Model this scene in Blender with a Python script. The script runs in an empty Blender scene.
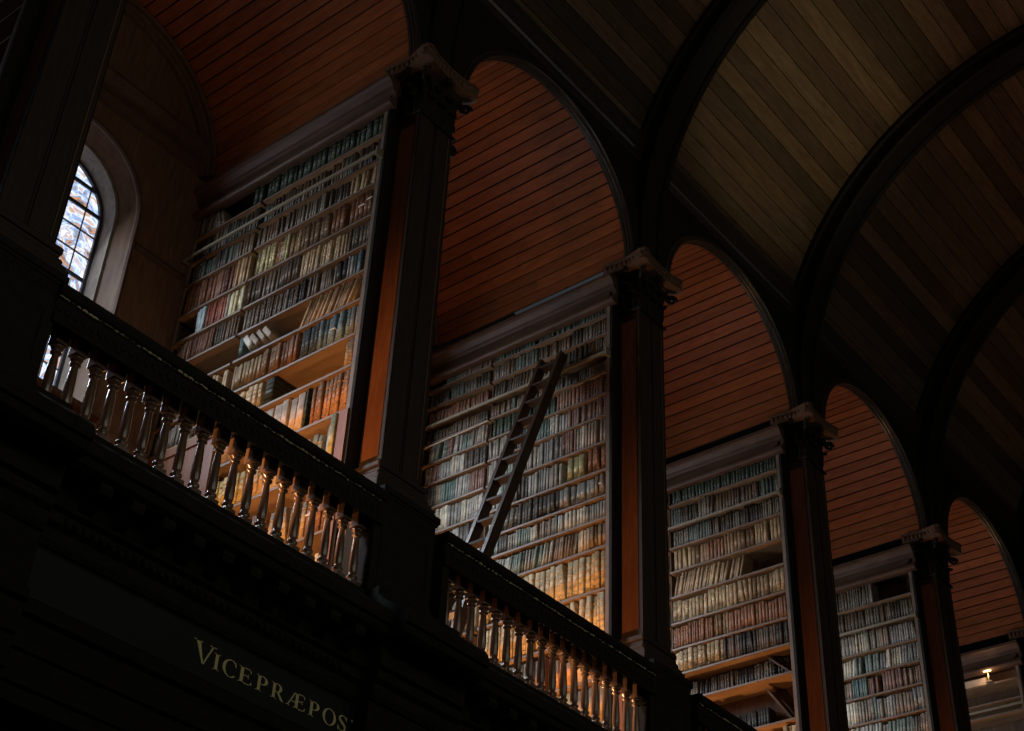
import bpy, bmesh, math, random
from mathutils import Vector, Matrix
random.seed(7)
SC = bpy.context.scene
COL = SC.collection
PI = math.pi
BAY = 3.5
# ------------------------------------------------------------------ materials
def new_mat(name):
    m = bpy.data.materials.new(name); m.use_nodes = True
    nt = m.node_tree; b = nt.nodes['Principled BSDF']
    return m, nt, b
def N(nt, t, **kw):
    n = nt.nodes.new(t)
    for k, v in kw.items(): setattr(n, k, v)
    return n
def wood(name, c1, c2, rough=.45, scale=(3, 3, .5), bump=.12, spec=.4, attr=None, avar=.5):
    m, nt, b = new_mat(name); L = nt.links
    tc = N(nt, 'ShaderNodeTexCoord'); mp = N(nt, 'ShaderNodeMapping'); mp.inputs['Scale'].default_value = scale
    no = N(nt, 'ShaderNodeTexNoise'); no.inputs['Scale'].default_value = 6; no.inputs['Detail'].default_value = 6; no.inputs['Distortion'].default_value = .6
    cr = N(nt, 'ShaderNodeValToRGB'); e = cr.color_ramp.elements
    e[0].position = .3; e[0].color = (*c1, 1); e[1].position = .72; e[1].color = (*c2, 1)
    L.new(tc.outputs['Object'], mp.inputs['Vector']); L.new(mp.outputs[0], no.inputs['Vector']); L.new(no.outputs['Fac'], cr.inputs[0])
    out = cr.outputs[0]
    if attr:
        at = N(nt, 'ShaderNodeAttribute', attribute_name=attr)
        mr = N(nt, 'ShaderNodeMapRange'); mr.inputs['To Min'].default_value = 1 - avar; mr.inputs['To Max'].default_value = 1 + avar
        mx = N(nt, 'ShaderNodeVectorMath', operation='MULTIPLY')
        L.new(at.outputs['Fac'], mr.inputs['Value'])
        sc = N(nt, 'ShaderNodeVectorMath', operation='SCALE')
        L.new(out, sc.inputs[0]); L.new(mr.outputs[0], sc.inputs['Scale']); out = sc.outputs[0]
    L.new(out, b.inputs['Base Color'])
    b.inputs['Roughness'].default_value = rough; b.inputs['Specular IOR Level'].default_value = spec
    bp = N(nt, 'ShaderNodeBump'); bp.inputs['Strength'].default_value = bump; bp.inputs['Distance'].default_value = .01
    L.new(no.outputs['Fac'], bp.inputs['Height']); L.new(bp.outputs[0], b.inputs['Normal'])
    return m
MT = {}
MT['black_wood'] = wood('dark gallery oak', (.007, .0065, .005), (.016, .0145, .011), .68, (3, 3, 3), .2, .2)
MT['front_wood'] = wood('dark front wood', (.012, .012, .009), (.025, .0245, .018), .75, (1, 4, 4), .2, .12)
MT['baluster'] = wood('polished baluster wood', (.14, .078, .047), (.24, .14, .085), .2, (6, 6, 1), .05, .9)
MT['column'] = wood('shaded column mahogany', (.026, .016, .010), (.046, .028, .018), .5, (6, 6, .5), .1, .25)  # kept darker than the side panels; the colour carries the nave shade
MT['carved'] = wood('carved brown wood', (.10, .055, .034), (.17, .095, .06), .45, (6, 6, 6), .2, .35)
MT['case'] = wood('bookcase wood', (.13, .088, .065), (.21, .15, .11), .5, (1, .6, 1), .1, .4)
MT['shelf'] = wood('shelf wood', (.26, .145, .07), (.40, .24, .12), .5, (2, .5, 2), .08, .35)
MT['cornice'] = wood('cornice wood', (.055, .029, .018), (.095, .052, .034), .5, (2, .5, 2), .08, .3)
MT['back'] = wood('back boards', (.065, .036, .021), (.12, .068, .039), .6, (2, 4, .5), .1, .2)
MT['alcove_plank'] = wood('red alcove planks', (.22, .062, .020), (.35, .104, .034), .55, (4, .6, 4), .1, .25, 'plank', .16)
MT['nave_plank'] = wood('nave vault planks', (.075, .045, .026), (.125, .082, .05), .55, (.5, 4, 4), .1, .25, 'plank', .5)
MT['gap'] = wood('plank gap', (.006, .004, .003), (.01, .007, .005), .9)
MT['panel'] = wood('wall panelling', (.10, .055, .030), (.17, .095, .052), .5, (4, 4, .5), .1, .3)
MT['arch'] = wood('arch moulding', (.022, .019, .015), (.040, .034, .027), .3, (2, 2, 2), .08, .6)
MT['ladder'] = wood('ladder wood', (.030, .015, .008), (.055, .028, .015), .45, (6, 6, .6), .1, .4)
MT['frieze'] = wood('blue black frieze', (.003, .0065, .0075), (.006, .0105, .012), .6, (1, 3, 3), .05, .3)
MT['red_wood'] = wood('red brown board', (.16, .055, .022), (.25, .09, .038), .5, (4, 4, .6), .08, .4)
MT['reveal'] = wood('pale window reveal', (.13, .11, .09), (.24, .205, .165), .6, (3, 3, 1), .1, .3)
MT['stone'] = wood('ground floor boards', (.03, .022, .015), (.05, .036, .024), .6, (1, 1, 1), .1, .3)
def plain(name, c, rough=.5, metal=0, emit=None, es=0):
    m, nt, b = new_mat(name)
    no = N(nt, 'ShaderNodeTexNoise'); no.inputs['Scale'].default_value = 14; no.inputs['Detail'].default_value = 4
    mr = N(nt, 'ShaderNodeMapRange'); mr.inputs['To Min'].default_value = .78; mr.inputs['To Max'].default_value = 1.2
    sc = N(nt, 'ShaderNodeVectorMath', operation='SCALE'); sc.inputs[0].default_value = c
    tc = N(nt, 'ShaderNodeTexCoord'); nt.links.new(tc.outputs['Object'], no.inputs['Vector'])
    nt.links.new(no.outputs['Fac'], mr.inputs['Value']); nt.links.new(mr.outputs[0], sc.inputs['Scale']); nt.links.new(sc.outputs[0], b.inputs['Base Color'])
    b.inputs['Roughness'].default_value = rough; b.inputs['Metallic'].default_value = metal
    if emit: b.inputs['Emission Color'].default_value = (*emit, 1); b.inputs['Emission Strength'].default_value = es
    return m
MT['gilt'] = plain('rubbed gilding', (.85, .72, .42), .3, .2)
MT['letter'] = plain('gold leaf paint', (.92, .82, .38), .55)
MT['rail_metal'] = plain('dull brass ladder rail', (.30, .26, .19), .4, .3)
MT['paper'] = plain('white paper tape', (.80, .78, .70), .7)
MT['lampshade'] = plain('warm lamp glass', (.9, .7, .4), .5, 0, (1, .55, .22), 2.2)
MT['cable'] = plain('pale cord', (.45, .38, .30), .6)
MT['lead'] = plain('window lead', (.03, .035, .045), .5)
MT['lamp_pool'] = plain('pale pool sheet', (.62, .50, .38), .8)

def book_mat(name, attr):
    m, nt, b = new_mat(name); L = nt.links
    if attr: src = N(nt, 'ShaderNodeAttribute', attribute_name='bookcol').outputs['Color']
    else: src = N(nt, 'ShaderNodeObjectInfo').outputs['Color']
    uv = N(nt, 'ShaderNodeUVMap'); sp = N(nt, 'ShaderNodeSeparateXYZ'); L.new(uv.outputs[0], sp.inputs[0])
    # faded gilt lines across the spine
    m1 = N(nt, 'ShaderNodeMath', operation='MULTIPLY'); m1.inputs[1].default_value = 6.0; L.new(sp.outputs['Y'], m1.inputs[0])
    m2 = N(nt, 'ShaderNodeMath', operation='FRACT'); L.new(m1.outputs[0], m2.inputs[0])
    m3 = N(nt, 'ShaderNodeMath', operation='LESS_THAN'); m3.inputs[1].default_value = .09; L.new(m2.outputs[0], m3.inputs[0])
    tc = N(nt, 'ShaderNodeTexCoord'); no = N(nt, 'ShaderNodeTexNoise'); no.inputs['Scale'].default_value = 16; no.inputs['Detail'].default_value = 5
    geo = N(nt, 'ShaderNodeNewGeometry'); L.new(geo.outputs['Position'], no.inputs['Vector'])
    mr = N(nt, 'ShaderNodeMapRange'); mr.inputs['From Min'].default_value = .3; mr.inputs['From Max'].default_value = .7; mr.inputs['To Min'].default_value = .62; mr.inputs['To Max'].default_value = 1.3; L.new(no.outputs['Fac'], mr.inputs['Value'])
    sc = N(nt, 'ShaderNodeVectorMath', operation='SCALE'); L.new(src, sc.inputs[0]); L.new(mr.outputs[0], sc.inputs['Scale'])
    mm = N(nt, 'ShaderNodeMath', operation='MULTIPLY'); mm.inputs[1].default_value = .28; L.new(m3.outputs[0], mm.inputs[0])
    mx = N(nt, 'ShaderNodeMix', data_type='RGBA'); L.new(mm.outputs[0], mx.inputs['Factor']); L.new(sc.outputs[0], mx.inputs['A']); mx.inputs['B'].default_value = (.5, .38, .2, 1)
    L.new(mx.outputs['Result'], b.inputs['Base Color'])
    b.inputs['Roughness'].default_value = .5; b.inputs['Specular IOR Level'].default_value = .35
    return m
MT['book'] = book_mat('book cover', False)
MT['book_stuff'] = book_mat('book cover rows', True)
MT['pages'] = plain('book pages', (.62, .47, .25), .8)

def glass_mat():
    m, nt, b = new_mat('leaded glass with daylight'); L = nt.links
    tc = N(nt, 'ShaderNodeTexCoord')
    vo = N(nt, 'ShaderNodeTexVoronoi'); vo.inputs['Scale'].default_value = 5.0; vo.feature = 'F1'
    no = N(nt, 'ShaderNodeTexNoise'); no.inputs['Scale'].default_value = 3.2; no.inputs['Detail'].default_value = 7; no.inputs['Distortion'].default_value = 2.5
    L.new(tc.outputs['Object'], vo.inputs['Vector']); L.new(tc.outputs['Object'], no.inputs['Vector'])
    cr = N(nt, 'ShaderNodeValToRGB'); r = cr.color_ramp; r.interpolation = 'LINEAR'
    r.elements[0].position = .33; r.elements[0].color = (.02, .035, .06, 1)
    r.elements[1].position = .68; r.elements[1].color = (1.0, 1.05, 1.15, 1)
    for p_, c in ((.39, (.62, .24, .03)), (.44, (.10, .12, .15)), (.49, (.25, .42, .80)), (.54, (.75, .85, 1.0)), (.58, (.50, .24, .06)), (.63, (.35, .50, .85))):
        e = r.elements.new(p_); e.color = (*c, 1)
    L.new(no.outputs['Fac'], cr.inputs[0])
    mx = N(nt, 'ShaderNodeMix', data_type='RGBA'); mx.inputs['Factor'].default_value = .25; L.new(cr.outputs[0], mx.inputs['A'])
    c2 = N(nt, 'ShaderNodeValToRGB'); c2.color_ramp.elements[0].color = (.3, .16, .06, 1); c2.color_ramp.elements[1].color = (.75, .9, 1.2, 1)
    L.new(vo.outputs['Color'], c2.inputs[0]); L.new(c2.outputs[0], mx.inputs['B'])
    b.inputs['Base Color'].default_value = (.02, .02, .02, 1); b.inputs['Roughness'].default_value = .15
    L.new(mx.outputs['Result'], b.inputs['Emission Color']); b.inputs['Emission Strength'].default_value = 1.5
    return m
MT['glass'] = glass_mat()

# ------------------------------------------------------------------ mesh helpers
class MB:
    def __init__(s): s.bm = bmesh.new(); s.lay = None
    def face(s, pts, mi=0):
        try:
            f = s.bm.faces.new([s.bm.verts.new(p) for p in pts]); f.material_index = mi; return f
        except ValueError: return None
    def box(s, x0, x1, y0, y1, z0, z1, mi=0, bev=0):
        vs = [s.bm.verts.new(p) for p in ((x0,y0,z0),(x1,y0,z0),(x1,y1,z0),(x0,y1,z0),(x0,y0,z1),(x1,y0,z1),(x1,y1,z1),(x0,y1,z1))]
        fs = [s.bm.faces.new([vs[i] for i in q]) for q in ((3,2,1,0),(4,5,6,7),(0,1,5,4),(1,2,6,5),(2,3,7,6),(3,0,4,7))]
        for f in fs: f.material_index = mi
        if bev:
            es = list({e for f in fs for e in f.edges})
            bmesh.ops.bevel(s.bm, geom=es, offset=bev, segments=2, affect='EDGES', profile=.5)
        return fs
    def prism(s, pts, fn, a0, a1, caps=True, mi=0):
        n = len(pts)
        A = [s.bm.verts.new(fn(p, a0)) for p in pts]; B = [s.bm.verts.new(fn(p, a1)) for p in pts]
        for i in range(n):
            j = (i + 1) % n
            f = s.bm.faces.new((A[i], A[j], B[j], B[i])); f.material_index = mi
        if caps:
            s.bm.faces.new(A[::-1]).material_index = mi; s.bm.faces.new(B).material_index = mi
    def px(s, yz, x0, x1, **k): s.prism(yz, lambda p, a: (a, p[0], p[1]), x0, x1, **k)
    def py(s, xz, y0, y1, **k): s.prism(xz, lambda p, a: (p[0], a, p[1]), y0, y1, **k)
    def pz(s, xy, z0, z1, **k): s.prism(xy, lambda p, a: (p[0], p[1], a), z0, z1, **k)
    def lathe(s, prof, cx, cy, seg=12, cap=True):
        rings = []
        for r, z in prof:
            rings.append([s.bm.verts.new((cx + r*math.cos(2*PI*i/seg), cy + r*math.sin(2*PI*i/seg), z)) for i in range(seg)])
        for a, b in zip(rings, rings[1:]):
            for i in range(seg):
                j = (i+1) % seg; f = s.bm.faces.new((a[i], a[j], b[j], b[i])); f.smooth = True
        if cap: s.bm.faces.new(rings[0][::-1]); s.bm.faces.new(rings[-1])
    def sweep(s, sections, closed=True, cap=True):
        V = [[s.bm.verts.new(p) for p in sec] for sec in sections]
        n = len(V[0])
        for a, b in zip(V, V[1:]):
            for i in range(n if closed else n-1):
                j = (i+1) % n; s.bm.faces.new((a[i], a[j], b[j], b[i]))
        if cap and closed: s.bm.faces.new(V[0][::-1]); s.bm.faces.new(V[-1])
    def tube(s, pts, r, seg=8):
        secs = []
        for i, p in enumerate(pts):
            p = Vector(p); d = (Vector(pts[min(i+1, len(pts)-1)]) - Vector(pts[max(i-1, 0)])).normalized()
            u = d.cross(Vector((0, 0, 1)));
            if u.length < 1e-3: u = Vector((1, 0, 0))
            u.normalize(); v = d.cross(u)
            secs.append([p + r*(math.cos(2*PI*k/seg)*u + math.sin(2*PI*k/seg)*v) for k in range(seg)])
        s.sweep(secs)
    def blob(s, c, r, sx=1, sy=1, sz=1, seg=8, rings=5):
        M = Matrix.Translation(c) @ Matrix.Diagonal((sx, sy, sz, 1))
        bmesh.ops.create_uvsphere(s.bm, u_segments=seg, v_segments=rings, radius=r, matrix=M)
    def move(s, v):
        bmesh.ops.translate(s.bm, verts=s.bm.verts, vec=v)
    def mesh(s, name, mats, norm=True):
        if norm: bmesh.ops.recalc_face_normals(s.bm, faces=s.bm.faces)
        me = bpy.data.meshes.new(name); s.bm.to_mesh(me); s.bm.free()
        for m in (mats if isinstance(mats, (list, tuple)) else [mats]): me.materials.append(MT[m] if isinstance(m, str) else m)
        return me
    def build(s, name, mats, parent=None, loc=(0, 0, 0), norm=True, smooth=False):
        me = s.mesh(name, mats, norm)
        if smooth:
            for p in me.polygons: p.use_smooth = True
        return link(name, me, parent, loc)
def link(name, data, parent=None, loc=(0, 0, 0)):
    o = bpy.data.objects.new(name, data); COL.objects.link(o); o.location = loc
    if parent: o.parent = parent
    return o
def tag(o, label=None, cat=None, group=None, kind=None):
    for k, v in (('label', label), ('category', cat), ('group', group), ('kind', kind)):
        if v: o[k] = v
    return o
def thing(name, label, cat, loc, group=None, kind=None):
    return tag(link(name, None, None, loc), label, cat, group, kind)
def copy_tree(o, parent=None):
    c = o.copy(); COL.objects.link(c); c.parent = parent
    for ch in [q for q in bpy.data.objects if q.parent == o]: copy_tree(ch, c)
    return c
def plank_attr(me, vals):
    a = me.attributes.new('plank', 'FLOAT', 'FACE')
    for i, v in enumerate(vals): a.data[i].value = v
ORD = ['nearest', 'second', 'third', 'fourth', 'fifth', 'sixth', 'seventh']

# ------------------------------------------------------------------ camera
M3 = [[0.620743671861501, 0.615006251811451, -0.48625569824602694], [-0.7829013237900283, 0.519266115106991, -0.34267801054271685], [0.041746988534770546, 0.5934054363877393, 0.803820363647099]]
FPX = 1489.661; CAM = Vector((-6.57640502, -6.76945565, 1.59651955))
RT = Vector([r[0] for r in M3]); FW = Vector([r[1] for r in M3]); UP = Vector([r[2] for r in M3])
cd = bpy.data.cameras.new('camera'); cam = bpy.data.objects.new('camera', cd); COL.objects.link(cam)
mw = Matrix.Identity(4)
for i in range(3): mw[i][0] = RT[i]; mw[i][1] = UP[i]; mw[i][2] = -FW[i]; mw[i][3] = CAM[i]
cam.matrix_world = mw
cd.sensor_width = 36; cd.lens = FPX/1024*36; cd.clip_start = .05; cd.clip_end = 200
SC.camera = cam
def proj(p):
    v = Vector(p) - CAM; w = v.dot(FW)
    return 512 + FPX*v.dot(RT)/w, 365.5 - FPX*v.dot(UP)/w

# ------------------------------------------------------------------ the setting
I0, I1 = -2, 7            # column indices
XL, XR = BAY*I0 - 3.2, BAY*I1 + 1.0
YC, ZC, RV = -3.9, 12.45, 4.28     # nave vault
ZW = ZC + math.sqrt(RV*RV - (0.12 - YC)**2)
YW2 = -7.92
b = MB(); b.box(XL, XR, YW2 - .3, 3.6, -.12, 0); tag(b.build('floor', 'stone'), kind='structure')
b = MB(); b.box(XL, XR, .02, 3.0, 6.12, 6.3); tag(b.build('floor', 'stone'), kind='structure')
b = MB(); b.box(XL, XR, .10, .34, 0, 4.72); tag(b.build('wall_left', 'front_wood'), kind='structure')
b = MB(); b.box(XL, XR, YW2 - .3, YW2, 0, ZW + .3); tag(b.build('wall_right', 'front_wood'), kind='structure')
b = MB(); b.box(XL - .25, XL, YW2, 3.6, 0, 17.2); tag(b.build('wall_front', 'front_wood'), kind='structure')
b = MB(); b.box(XR, XR + .25, YW2, 3.6, 0, 17.2); tag(b.build('wall_back', 'front_wood'), kind='structure')

# arcade wall above the columns, with the round arches cut out
RA = 1.41; ZA = 12.05
def arcade():
    b = MB(); NS = 36
    def slab(f2, y0, y1):
        for y in (y0, y1):
            for a, bb, c, d in f2: b.face([(p[0], y, p[1]) for p in (a, bb, c, d)])
    quads = []
    for i in range(I0, I1 + 1):
        quads.append(((BAY*i - .032, ZA), (BAY*i + .648, ZA), (BAY*i + .648, ZW), (BAY*i - .032, ZW)))
        cx = BAY*i - 1.442
        for k in range(NS):
            a0, a1 = PI*k/NS, PI*(k+1)/NS
            p0 = (cx + RA*math.cos(a0), ZA + RA*math.sin(a0)); p1 = (cx + RA*math.cos(a1), ZA + RA*math.sin(a1))
            quads.append((p0, (p0[0], ZW), (p1[0], ZW), p1))
            b.face([(p0[0], .12, p0[1]), (p1[0], .12, p1[1]), (p1[0], .20, p1[1]), (p0[0], .20, p0[1])])
    slab(quads, .12, .20)
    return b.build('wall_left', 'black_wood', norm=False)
tag(arcade(), kind='structure')

# nave barrel vault: boards running along the nave, one set between each pair of ribs
def nave_vault():
    b = MB(); vals = []
    a_lo = math.asin((ZW - ZC)/RV); a_hi = PI - math.asin(max(0, (ZW - ZC)/RV)); n = 50
    edges = [BAY*i + .308 for i in range(I0 - 1, I1 + 1)]
    edges[0] = XL; edges.append(XR)
    for x0, x1 in zip(edges, edges[1:]):
        if x1 - x0 < .1: continue
        for k in range(n):
            t0 = a_lo + (a_hi - a_lo)*k/n + .0011; t1 = a_lo + (a_hi - a_lo)*(k+1)/n - .0011
            p = lambda t, x, r=RV: (x, YC + r*math.cos(t), ZC + r*math.sin(t))
            v = random.random()
            # board with its own thickness
            q = [p(t0, x0), p(t1, x0), p(t1, x1), p(t0, x1)]; Q = [p(t0, x0, RV+.02), p(t1, x0, RV+.02), p(t1, x1, RV+.02), p(t0, x1, RV+.02)]
            b.face(q); vals.append(v)
            b.face([q[0], q[3], Q[3], Q[0]]); vals.append(v); b.face([q[1], q[2], Q[2], Q[1]]); vals.append(v)
    NB = 60
    for k in range(NB):
        t0 = a_lo - .03 + (a_hi - a_lo + .06)*k/NB; t1 = a_lo - .03 + (a_hi - a_lo + .06)*(k+1)/NB; r = RV + .022
        b.face([(XL, YC + r*math.cos(t0), ZC + r*math.sin(t0)), (XL, YC + r*math.cos(t1), ZC + r*math.sin(t1)), (XR, YC + r*math.cos(t1), ZC + r*math.sin(t1)), (XR, YC + r*math.cos(t0), ZC + r*math.sin(t0))], 1); vals.append(0)
    o = b.build('ceiling', ['nave_plank', 'gap'], norm=False); plank_attr(o.data, vals); return o
tag(nave_vault(), kind='structure')

# transverse ribs of the nave vault, rising from the column capitals
def rib(i):
    xc = BAY*i + .308; b = MB()
    prof = [(-.215, .0), (-.215, -.07), (-.19, -.085), (-.18, -.10), (-.18, -.25), (-.20, -.265), (-.20, -.30), (-.165, -.325), (-.13, -.30), (-.12, -.27),
            (.12, -.27), (.13, -.30), (.165, -.325), (.20, -.30), (.20, -.265), (.18, -.25), (.18, -.10), (.19, -.085), (.215, -.07), (.215, .0)]
    secs = []
    for z in (12.19, 12.32): secs.append([(xc + x, YC + RV + d, z) for x, d in prof])
    n = 56
    for k in range(n + 1):
        t = PI*k/n; secs.append([(xc + x, YC + (RV + d)*math.cos(t), ZC + (RV + d)*math.sin(t)) for x, d in prof])
    b.sweep(secs); return b.build('trim_1', 'black_wood')
for i in range(I0, I1 + 1): tag(rib(i), kind='structure')
# moulding band along the foot of the vault
b = MB(); y = .12
b.px([(y, 13.56), (y - .03, 13.57), (y - .04, 13.60), (y - .04, 13.68), (y - .06, 13.70), (y - .07, 13.76), (y - .10, 13.84), (y - .115, 13.92), (y - .10, 13.96), (y, 13.97)], XL, XR)
tag(b.build('trim_2', 'arch'), kind='structure')

# arch mouldings (front archivolt and grooved reveal)
def archivolt(i):
    cx = BAY*i - 1.442; b = MB()
    prof = [(1.47, .125), (1.47, .108), (1.455, .10), (1.44, .10), (1.43, .085), (1.41, .08), (1.40, .09), (1.395, .115), (1.402, .122), (1.395, .13), (1.395, .155), (1.403, .162), (1.395, .17), (1.395, .20), (1.47, .20)]
    secs = []
    for k in range(49):
        t = PI*k/48; secs.append([(cx + r*math.cos(t), y, ZA + r*math.sin(t)) for r, y in prof])
    b.sweep(secs); o = b.build('trim_3', 'arch'); return tag(o, kind='structure')
for i in range(I0 + 1, I1 + 1): archivolt(i)

# barrel ceilings of the alcoves, planks running back to the outer wall
def alcove_vault(i):
    cx = BAY*i - 1.442; b = MB(); vals = []; n = 32; R = 1.41
    for k in range(n):
        t0 = PI*k/n + .006; t1 = PI*(k+1)/n - .006
        cuts = [.20, 3.0]
        if random.random() < .5: cuts.insert(1, random.uniform(.8, 2.5))
        for y0, y1 in zip(cuts, cuts[1:]):
            v = random.random(); y1 = y1 - .002
            q = [(cx + R*math.cos(t0), y0, ZA + R*math.sin(t0)), (cx + R*math.cos(t1), y0, ZA + R*math.sin(t1)), (cx + R*math.cos(t1), y1, ZA + R*math.sin(t1)), (cx + R*math.cos(t0), y1, ZA + R*math.sin(t0))]
            R2 = R + .018
            Q = [(cx + R2*math.cos(t0), y0, ZA + R2*math.sin(t0)), (cx + R2*math.cos(t1), y0, ZA + R2*math.sin(t1)), (cx + R2*math.cos(t1), y1, ZA + R2*math.sin(t1)), (cx + R2*math.cos(t0), y1, ZA + R2*math.sin(t0))]
            b.face(q); b.face([q[0], q[3], Q[3], Q[0]]); b.face([q[1], q[2], Q[2], Q[1]]); vals += [v]*3
    R2 = R + .02
    for k in range(32):
        t0 = PI*k/32; t1 = PI*(k+1)/32
        b.face([(cx + R2*math.cos(t0), .2, ZA + R2*math.sin(t0)), (cx + R2*math.cos(t1), .2, ZA + R2*math.sin(t1)), (cx + R2*math.cos(t1), 3.0, ZA + R2*math.sin(t1)), (cx + R2*math.cos(t0), 3.0, ZA + R2*math.sin(t0))], 1); vals.append(0)
    o = b.build('ceiling', ['alcove_plank', 'gap'], norm=False); plank_attr(o.data, vals); tag(o, kind='structure')
for i in range(I0 + 1, I1 + 1): alcove_vault(i)

# outer wall with an arched window opening in every alcove
WR0, WR1, WZ, WS = .72, .65, 11.05, 8.82
def outer_wall(i):
    cx = BAY*i - 1.442; b = MB(); NS = 24; Y = 3.0; xl, xr = cx - BAY/2, cx + BAY/2; top = 13.6
    b.face([(xl, Y, 6.1), (xr, Y, 6.1), (xr, Y, WS), (xl, Y, WS)])
    b.face([(xl, Y, WS), (cx - WR0, Y, WS), (cx - WR0, Y, WZ), (xl, Y, WZ)]); b.face([(cx + WR0, Y, WS), (xr, Y, WS), (xr, Y, WZ), (cx + WR0, Y, WZ)])
    b.face([(xl, Y, WZ), (cx - WR0, Y, WZ), (cx - WR0, Y, top), (xl, Y, top)]); b.face([(cx + WR0, Y, WZ), (xr, Y, WZ), (xr, Y, top), (cx + WR0, Y, top)])
    for k in range(NS):
        a0, a1 = PI*k/NS, PI*(k+1)/NS
        p0 = (cx + WR0*math.cos(a0), WZ + WR0*math.sin(a0)); p1 = (cx + WR0*math.cos(a1), WZ + WR0*math.sin(a1))
        b.face([(p0[0], Y, p0[1]), (p0[0], Y, top), (p1[0], Y, top), (p1[0], Y, p1[1])])
    # splayed outer reveal, brown, then pale inner reveal
    def ringpts(r, y): return [(cx + r, y, WS)] + [(cx + r*math.cos(PI*k/NS), y, WZ + r*math.sin(PI*k/NS)) for k in range(NS+1)] + [(cx - r, y, WS)]
    A = ringpts(WR0, 3.0); B = ringpts(WR1, 3.18); B2 = ringpts(WR1 - .03, 3.18); C = ringpts(WR1 - .03, 3.42)
    for P, Q, mi in ((A, B, 2), (B, B2, 1), (B2, C, 1)):
        for k in range(len(P) - 1): b.face([P[k], P[k+1], Q[k+1], Q[k]], mi)
    b.face([(cx - WR0, 3.0, WS), (cx + WR0, 3.0, WS), (cx + WR1, 3.42, WS), (cx - WR1, 3.42, WS)], 1)
    b.face([(xl, 3.44, 6.1), (xr, 3.44, 6.1), (xr, 3.44, top), (xl, 3.44, top)])
    tag(b.build('wall_outer', ['panel', 'reveal', 'back'], norm=False), kind='structure')
    # raised trim round the opening
    b = MB(); prof = [(.72, 3.0), (.72, 2.975), (.735, 2.955), (.765, 2.955), (.78, 2.975), (.78, 3.0)]
    secs = [[(cx + r, y, WS - .02) for r, y in prof]]
    secs += [[(cx + r*math.cos(PI*k/NS), y, WZ + r*math.sin(PI*k/NS)) for r, y in prof] for k in range(NS+1)] + [[(cx - r, y, WS - .02) for r, y in prof]]
    b.sweep(secs); b.box(cx - .84, cx + .84, 2.90, 3.0, WS - .07, WS - .02)
    tag(b.build('trim_4', 'cornice'), kind='structure')
    # window with lead grid
    w = tag(link('window_1', None, None, (cx, 3.40, WS)), kind='structure'); r = WR1 - .03
    b = MB(); pts = [(r, 0)] + [(r*math.cos(PI*k/NS), WZ - WS + r*math.sin(PI*k/NS)) for k in range(NS+1)] + [(-r, 0)]
    b.prism(pts, lambda p, a: (p[0], a, p[1]), 0, .012); b.build('window_glass', 'glass', w)
    b = MB()
    for x in (-.42, -.21, 0, .21, .42):
        h = WZ - WS + math.sqrt(r*r - x*x); b.box(x - .005, x + .005, -.014, 0, 0, h)
    z = .26
    while z < WZ - WS + r - .05:
        hw = r if z < WZ - WS else math.sqrt(r*r - (z - WZ + WS)**2)
        t = .005 if int(z/.26) % 3 else .02
        b.box(-hw, hw, -.016, 0, z - t, z + t); z += .26
    prof = [(r, -.03), (r - .035, -.03), (r - .035, .0), (r, .0)]
    secs = [[(q, y, 0) for q, y in prof]] + [[(q*math.cos(PI*k/NS), y, WZ - WS + q*math.sin(PI*k/NS)) for q, y in prof] for k in range(NS+1)] + [[(-q, y, 0) for q, y in prof]]
    b.sweep(secs); b.build('window_frame', 'lead', w)
    # cornice on the outer wall and the half round moulding of the lunette
    b = MB(); x0, x1 = cx - 1.41, cx + 1.41
    b.px([(3.0, 12.08), (2.97, 12.09), (2.965, 12.12), (2.94, 12.14), (2.93, 12.18), (2.955, 12.21), (2.955, 12.30), (2.93, 12.32), (2.90, 12.36), (2.88, 12.41), (2.88, 12.45), (3.0, 12.46)], x0, x1)
    b.px([(3.0, 10.72), (2.975, 10.73), (2.965, 10.76), (2.975, 10.79), (3.0, 10.80)], cx + .79, x1)
    b.px([(3.0, 10.72), (2.975, 10.73), (2.965, 10.76), (2.975, 10.79), (3.0, 10.80)], x0, cx - .79)
    tag(b.build('trim_5', 'cornice'), kind='structure')
    b = MB(); prof = [(1.41, 3.0), (1.41, 2.86), (1.385, 2.84), (1.36, 2.86), (1.355, 2.90), (1.335, 2.91), (1.32, 2.94), (1.30, 2.96), (1.29, 3.0)]
    b.sweep([[(cx + q*math.cos(PI*k/36), y, ZA + q*math.sin(PI*k/36)) for q, y in prof] for k in range(37)])
    tag(b.build('trim_6', 'back'), kind='structure')
    # board panelling seams below the window
    b = MB()
    for k in range(13):
        x = cx - 1.38 + k*.225; b.box(x, x + .215, 2.982, 3.0, 6.3, WS - .08)
    tag(b.build('trim_7', 'panel'), kind='structure')
for i in range(I0 + 1, I1 + 1): outer_wall(i)

# gallery front: long entablature under the balustrade
EF = -.08
prof = [(.10, 6.30), (.10, 6.44), (-.065, 6.44), (-.065, 6.37), (-.10, 6.355), (-.10, 6.335), (-.20, 6.275), (-.30, 6.235), (-.345, 6.19), (-.365, 6.14), (-.365, 6.09), (-.345, 6.08), (-.335, 6.03), (-.30, 6.0),
        (-.155, 6.0), (-.155, 5.83), (-.125, 5.81), (-.14, 5.78), (-.14, 5.74), (-.11, 5.71), (-.11, 5.64), (-.095, 5.60), (EF, 5.59), (EF, 5.26), (-.10, 5.25), (-.13, 5.22), (-.13, 5.17), (-.10, 5.15), (-.10, 4.98), (-.08, 4.97), (-.08, 4.80), (-.06, 4.79), (-.06, 4.70), (.34, 4.70), (.34, 6.12), (.10, 6.12)]
front = tag(link('trim_8', None), kind='structure')
b = MB(); b.px(prof, XL, XR); b.build('cornice_profile', 'front_wood', front)
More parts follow.
